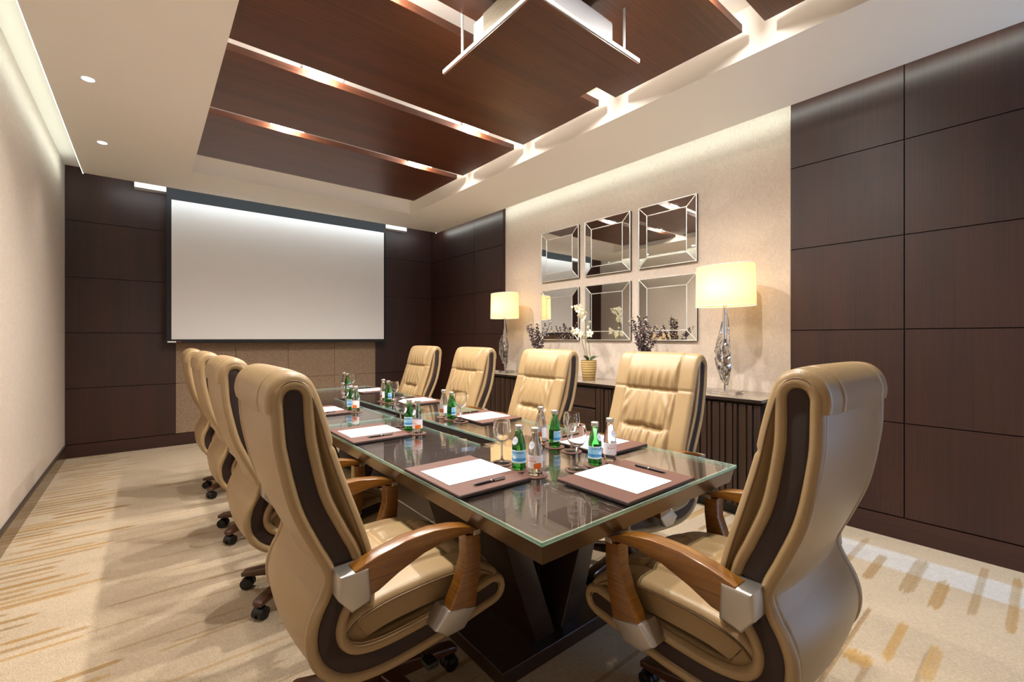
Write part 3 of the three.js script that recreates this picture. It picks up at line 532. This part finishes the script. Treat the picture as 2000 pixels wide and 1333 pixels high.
// ------------------------------------------------------------------ mirrors
const frustumFace = (pts) => { const g = new THREE.BufferGeometry(); const f = []; for (let i = 1; i + 1 < pts.length; i++) f.push(...pts[0], ...pts[i], ...pts[i + 1]); g.setAttribute('position', new THREE.Float32BufferAttribute(f, 3)); g.computeVertexNormals(); return g; };
const MZ = [[-3.973, -3.366], [-3.276, -2.68], [-2.585, -1.987]], MY = [[1.255, 1.851], [1.953, 2.548]];
MY.forEach(([y0, y1], row) => MZ.forEach(([z0, z1], col) => {
  const t = thing('wall_mirror', `square mirror with sloping mirror border, ${['lower', 'upper'][row]} row, ${['nearest the screen wall', 'in the middle', 'nearest the large lamp'][col]}`, 'mirror', [XN, (y0 + y1) / 2, (z0 + z1) / 2], 0, 'bevelled wall mirrors');
  const h = (y1 - y0) / 2, w = (z1 - z0) / 2, s = 0.095, bw = 0.016;
  part(t, 'backing', box(-0.016, 0, -h, h, -w, w), M.darkTrim);
  part(t, 'centre_glass', box(-0.024, -0.016, -h + s, h - s, -w + s, w - s), M.mirror);
  for (let k = 0; k < 4; k++) { // four mitred border strips, sloping slightly to the wall
    const pt = (d, x, end) => { const a = k % 2 ? w : h, b = k % 2 ? h : w, along = end * (b - d - 0.003), out = (k < 2 ? 1 : -1) * (a - d); return k % 2 ? [x, along, out] : [x, out, along]; };
    const f = [frustumFace([pt(0.006, -0.0235, -1), pt(0.006, -0.0235, 1), pt(s - 0.003, -0.0255, 1), pt(s - 0.003, -0.0255, -1)])];
    for (const e of [-1, 1]) f.push(frustumFace([pt(0.006, -0.0235, e), pt(s - 0.003, -0.0255, e), pt(s - 0.003, -0.016, e), pt(0.006, -0.016, e)]));
    const st = part(t, 'border_strip', f, M.mirror);
    const rail = (d) => { const a = k % 2 ? w : h, b = (k % 2 ? h : w) - d, o = (k < 2 ? 1 : -1) * (a - d), q = 0.0042; return k % 2 ? rbox(-0.028, -0.016, -b, b, o - q, o + q, 0.003) : rbox(-0.028, -0.016, o - q, o + q, -b, b, 0.003); };
    part(st, 'bevel_edge', [rail(0.0042), rail(s)], M.bevel);
    const len = s * Math.SQRT2, g = rbox(-0.028, -0.016, -len / 2, len / 2, -0.004, 0.004, 0.003); // bevel along the mitre
    const sy = k < 2 ? 1 : -1, sz = k % 2 ? 1 : -1; g.rotateX(sy * sz * Math.PI / 4); g.translate(0, sy * (h - s / 2), sz * (w - s / 2)); part(st, 'mitre_bevel', g, M.bevel);
  }
}));

// ------------------------------------------------------------------ sideboard
const SB = { x: 3.25, z0: -4.66, z1: -1.27, top: 0.855 };
{
  const t = thing('sideboard', 'long dark sideboard with fluted doors and a pale stone top below the mirrors', 'sideboard');
  part(t, 'carcass', box(SB.x + 0.03, XN - 0.004, 0.07, SB.top - 0.022, SB.z0, SB.z1, 'y'), M.sideboard);
  part(t, 'plinth', box(SB.x + 0.06, XN - 0.02, 0, 0.07, SB.z0 + 0.02, SB.z1 - 0.02), M.black);
  part(t, 'stone_top', rbox(SB.x - 0.015, XN - 0.002, SB.top - 0.022, SB.top, SB.z0 - 0.005, SB.z1 + 0.005, 0.003, 'z'), M.marble);
  part(t, 'top_edge', rbox(SB.x - 0.018, SB.x - 0.012, SB.top - 0.024, SB.top - 0.002, SB.z0 - 0.005, SB.z1 + 0.005, 0.002), M.darkTrim);
  const d0 = -3.19, d1 = -2.73, fl = [[SB.z0, (SB.z0 + d0) / 2], [(SB.z0 + d0) / 2, d0], [d1, (d1 + SB.z1) / 2], [(d1 + SB.z1) / 2, SB.z1]];
  for (const [a, b] of fl) {
    const door = part(t, 'fluted_door', box(SB.x + 0.012, SB.x + 0.03, 0.085, SB.top - 0.04, a + 0.003, b - 0.003), M.groove);
    for (let z = a + 0.006, k = 0; z < b - 0.03; k++) { const w = Math.min([0.05, 0.03, 0.042, 0.024][k % 4], b - 0.004 - z); part(door, 'slat', rbox(SB.x - (k % 2) * 0.006, SB.x + 0.016, 0.09, SB.top - 0.045, z, z + w, 0.003, 'y', rnd() * 2, rnd() * 2), M.sideboard); z += w + 0.011; }
  }
  for (const [y0, y1] of [[0.09, 0.35], [0.362, 0.602], [0.624, 0.80]]) { const d = part(t, 'drawer', rbox(SB.x, SB.x + 0.03, y0, y1, d0 + 0.004, d1 - 0.004, 0.003, 'z'), M.sideboard); part(d, 'finger_groove', box(SB.x + 0.008, SB.x + 0.03, y1 - 0.002, y1 + 0.012, d0 + 0.01, d1 - 0.01), M.black); }
}
// ------------------------------------------------------------------ table lamps
function lamp(z, label, label2) {
  const t = thing('table_lamp', label, 'lamp', [3.45, SB.top, z], 0);
  const bp = part(t, 'glass_base', rbox(-0.07, 0.07, 0, 0.024, -0.11, 0.11, 0.004), M.crystal);
  part(t, 'metal_rod', cyl(0.007, 0.007, 0.64, 0, 0.024, 0, 12), M.chrome);
  // sculpted glass: ragged upright shards around the rod
  for (let k = 0; k < 7; k++) {
    const a = k * 0.9 + 0.4, rad = k < 2 ? 0.014 : rr(0.02, 0.04), y0 = k < 2 ? 0.03 : rr(0.05, 0.16), y1 = [0.62, 0.5, 0.42, 0.46, 0.36, 0.55, 0.33][k], n = 22, pts = [], w = rr(0.014, 0.026);
    const g = new THREE.CylinderGeometry(1, 1, 1, 7, n, false), p = g.attributes.position, sd = rnd() * 50;
    for (let i = 0; i < p.count; i++) {
      const f = p.getY(i) + 0.5, prof = Math.pow(Math.sin(Math.PI * clamp(0.08 + 0.86 * f)), 0.7) * (0.65 + 0.7 * vnoise(f * 9 + sd, Math.atan2(p.getZ(i), p.getX(i)) * 1.3 + sd)), bend = rad * (0.55 + 0.9 * Math.sin(Math.PI * f * 0.9)), tw = a + 0.5 * f;
      p.setXYZ(i, p.getX(i) * w * prof + Math.cos(tw) * bend, y0 + (y1 - y0) * f, p.getZ(i) * w * prof * 1.2 + Math.sin(tw) * bend * 1.25);
    }
    g.computeVertexNormals(); part(t, 'crystal_shard', toCreasedNormals(g, 0.5), k % 3 === 2 ? M.chrome : M.crystal);
  }
  const sh = new THREE.CylinderGeometry(1, 1.03, 0.31, 64, 1, true); sh.scale(0.135, 1, 0.22); sh.translate(0, 0.67 + 0.155, 0);
  part(t, 'lamp_shade', sh, M.shade);
  const ring = (y, k) => tube([...Array(40)].map((_, i) => V3(0.135 * k * Math.cos(i / 40 * 6.2832), y, 0.22 * k * Math.sin(i / 40 * 6.2832))), 0.0025, 80, 6, true);
  part(t, 'shade_rim', [ring(0.67, 1.03), ring(0.98, 1)], M.white);
  part(t, 'bulb', new THREE.SphereGeometry(0.03, 16, 12).translate(0, 0.80, 0), M.bulbGlow);
  part(t, 'bulb_holder', [cyl(0.015, 0.015, 0.11, 0, 0.66, 0, 12)], M.chrome);
  const l = new THREE.PointLight(LAMP_LIGHT, TABLE_LAMP_POWER, 0, 2); l.name = 'lamp_light'; l.position.set(3.45, SB.top + 0.80, z); l.castShadow = true; l.shadow.radius = 1.5; scene.add(l);
}
lamp(-1.615, 'large glowing table lamp with crystal stem and oval cream shade, nearest the camera');
lamp(-4.35, 'small far table lamp with yellow-lit shade beside the dark panelled corner');

// ------------------------------------------------------------------ dried flowers and orchid
function driedFlowers(z, label) {
  const t = thing('flower_vase', label, 'vase', [3.47, SB.top, z]);
  part(t, 'vase', lathe([[0, 0.002], [0.045, 0], [0.06, 0.05], [0.062, 0.11], [0.04, 0.2], [0.024, 0.25], [0.028, 0.275], [0.024, 0.275], [0.02, 0.25]]), std({ color: 0xd8cdb8, roughness: 0.3 }));
  const leaves = [], flowers = [], petal = new THREE.OctahedronGeometry(1, 0);
  for (let k = 0; k < 17; k++) {
    const a = rnd() * 6.283, lean = rr(0.03, 0.19) * (k < 4 ? 0.4 : 1), h = rr(0.22, 0.36) + (k < 3 ? 0.06 : 0), p = [V3(0, 0.2, 0), V3(Math.cos(a) * lean * 0.3, 0.2 + h * 0.45, Math.sin(a) * lean * 0.35), V3(Math.cos(a) * lean * 0.75, 0.25 + h, Math.sin(a) * lean * 1.15)];
    part(t, 'stem', tube(p, 0.0018, 10, 5), M.twig);
    const c = new THREE.CatmullRomCurve3(p);
    for (let i = 0; i < 64; i++) {
      const f = rr(0.38, 1), q = c.getPoint(f), s = rr(0.005, 0.011), off = 0.018 * (1.2 - 0.6 * f), g = petal.clone(); g.scale(s * rr(0.5, 1), s * rr(0.6, 1.6), s * rr(0.5, 1)); g.rotateX(rnd() * 3); g.rotateZ(rnd() * 3); g.translate(q.x + rr(-off, off), q.y + rr(-off, off), q.z + rr(-off, off)); (rnd() < 0.16 ? flowers : leaves).push(g);
    }
    if (k % 2) { const e = p[2]; for (let i = 0; i < 5; i++) { const g = petal.clone(); g.scale(0.007, 0.004, 0.007); g.translate(e.x + rr(-0.008, 0.008), e.y + rr(-0.006, 0.006), e.z + rr(-0.008, 0.008)); flowers.push(g); } }
  }
  part(t, 'dark_florets', leaves, M.dried).userData.kind = 'stuff';
  part(t, 'pale_florets', flowers, M.blossom).userData.kind = 'stuff';
}
driedFlowers(-3.78, 'bunch of dark dried flowers in a vase beside the small far lamp');
driedFlowers(-2.36, 'bunch of dark dried flowers in a vase before the lower right mirror');
{
  const t = thing('potted_orchid', 'white orchid in a woven straw pot before the middle lower mirror', 'orchid', [3.47, SB.top, -3.0]);
  const pg = lathe([[0, 0.001], [0.062, 0], [0.075, 0.11], [0.08, 0.2], [0.072, 0.2], [0.068, 0.17], [0, 0.17]], 32); const pt = part(t, 'woven_pot', pg, M.wicker);
  for (const [a, l] of [[0.4, 0.16], [1.6, 0.13], [2.7, 0.17], [3.9, 0.12], [5.1, 0.16]]) {
    const s = new THREE.Shape(); s.moveTo(0, 0); s.quadraticCurveTo(0.045, l * 0.5, 0, l); s.quadraticCurveTo(-0.045, l * 0.5, 0, 0);
    const g = new THREE.ExtrudeGeometry(s, { depth: 0.002, bevelEnabled: false, curveSegments: 8 }), p = g.attributes.position;
    for (let i = 0; i < p.count; i++) { const y = p.getY(i); p.setXYZ(i, p.getX(i), 0.19 + 0.75 * y - 2.6 * y * y, 0.01 + 0.75 * y + p.getZ(i)); }
    g.rotateY(a); g.computeVertexNormals(); part(t, 'leaf', g, M.leaf);
  }
  for (const [pts, n0] of [[[V3(0.0, 0.18, -0.01), V3(-0.02, 0.4, -0.03), V3(-0.03, 0.6, -0.02), V3(-0.04, 0.72, -0.07), V3(-0.05, 0.745, -0.16)], 9], [[V3(0.01, 0.18, -0.03), V3(0.0, 0.33, -0.07), V3(-0.03, 0.48, -0.1), V3(-0.05, 0.52, -0.16)], 6], [[V3(0.01, 0.18, 0.02), V3(0.0, 0.4, 0.0), V3(0.01, 0.6, 0.02)], 3]]) {
    part(t, 'flower_stem', tube(pts, 0.0028, 30, 6), M.stem);
    const c = new THREE.CatmullRomCurve3(pts);
    for (let i = 0; i < n0; i++) {
      const f = 1 - 0.5 * i / n0, q = c.getPoint(f), g = [], sz = i < 2 ? 0.014 : 0.036;
      for (let k = 0; k < 5; k++) { const e = new THREE.SphereGeometry(1, 8, 6); e.scale(0.003, sz * 0.62, sz * (k % 2 ? 0.55 : 0.4)); e.translate(0, sz * 0.6, 0); e.rotateX(k * 1.2566); g.push(e); }
      const fl = part(t, 'blossom', g, M.petal); fl.position.set(q.x + rr(-0.02, -0.005), q.y + rr(-0.03, 0.02), q.z + rr(-0.03, 0.03)); fl.rotation.set(rnd() * 6, rr(-0.7, 0.9), rr(-0.3, 0.3));
      if (i >= 2) part(fl, 'lip', new THREE.SphereGeometry(0.007, 8, 6).translate(-0.005, 0, 0), M.bud);
    }
  }
}
renderer.render(scene, camera);
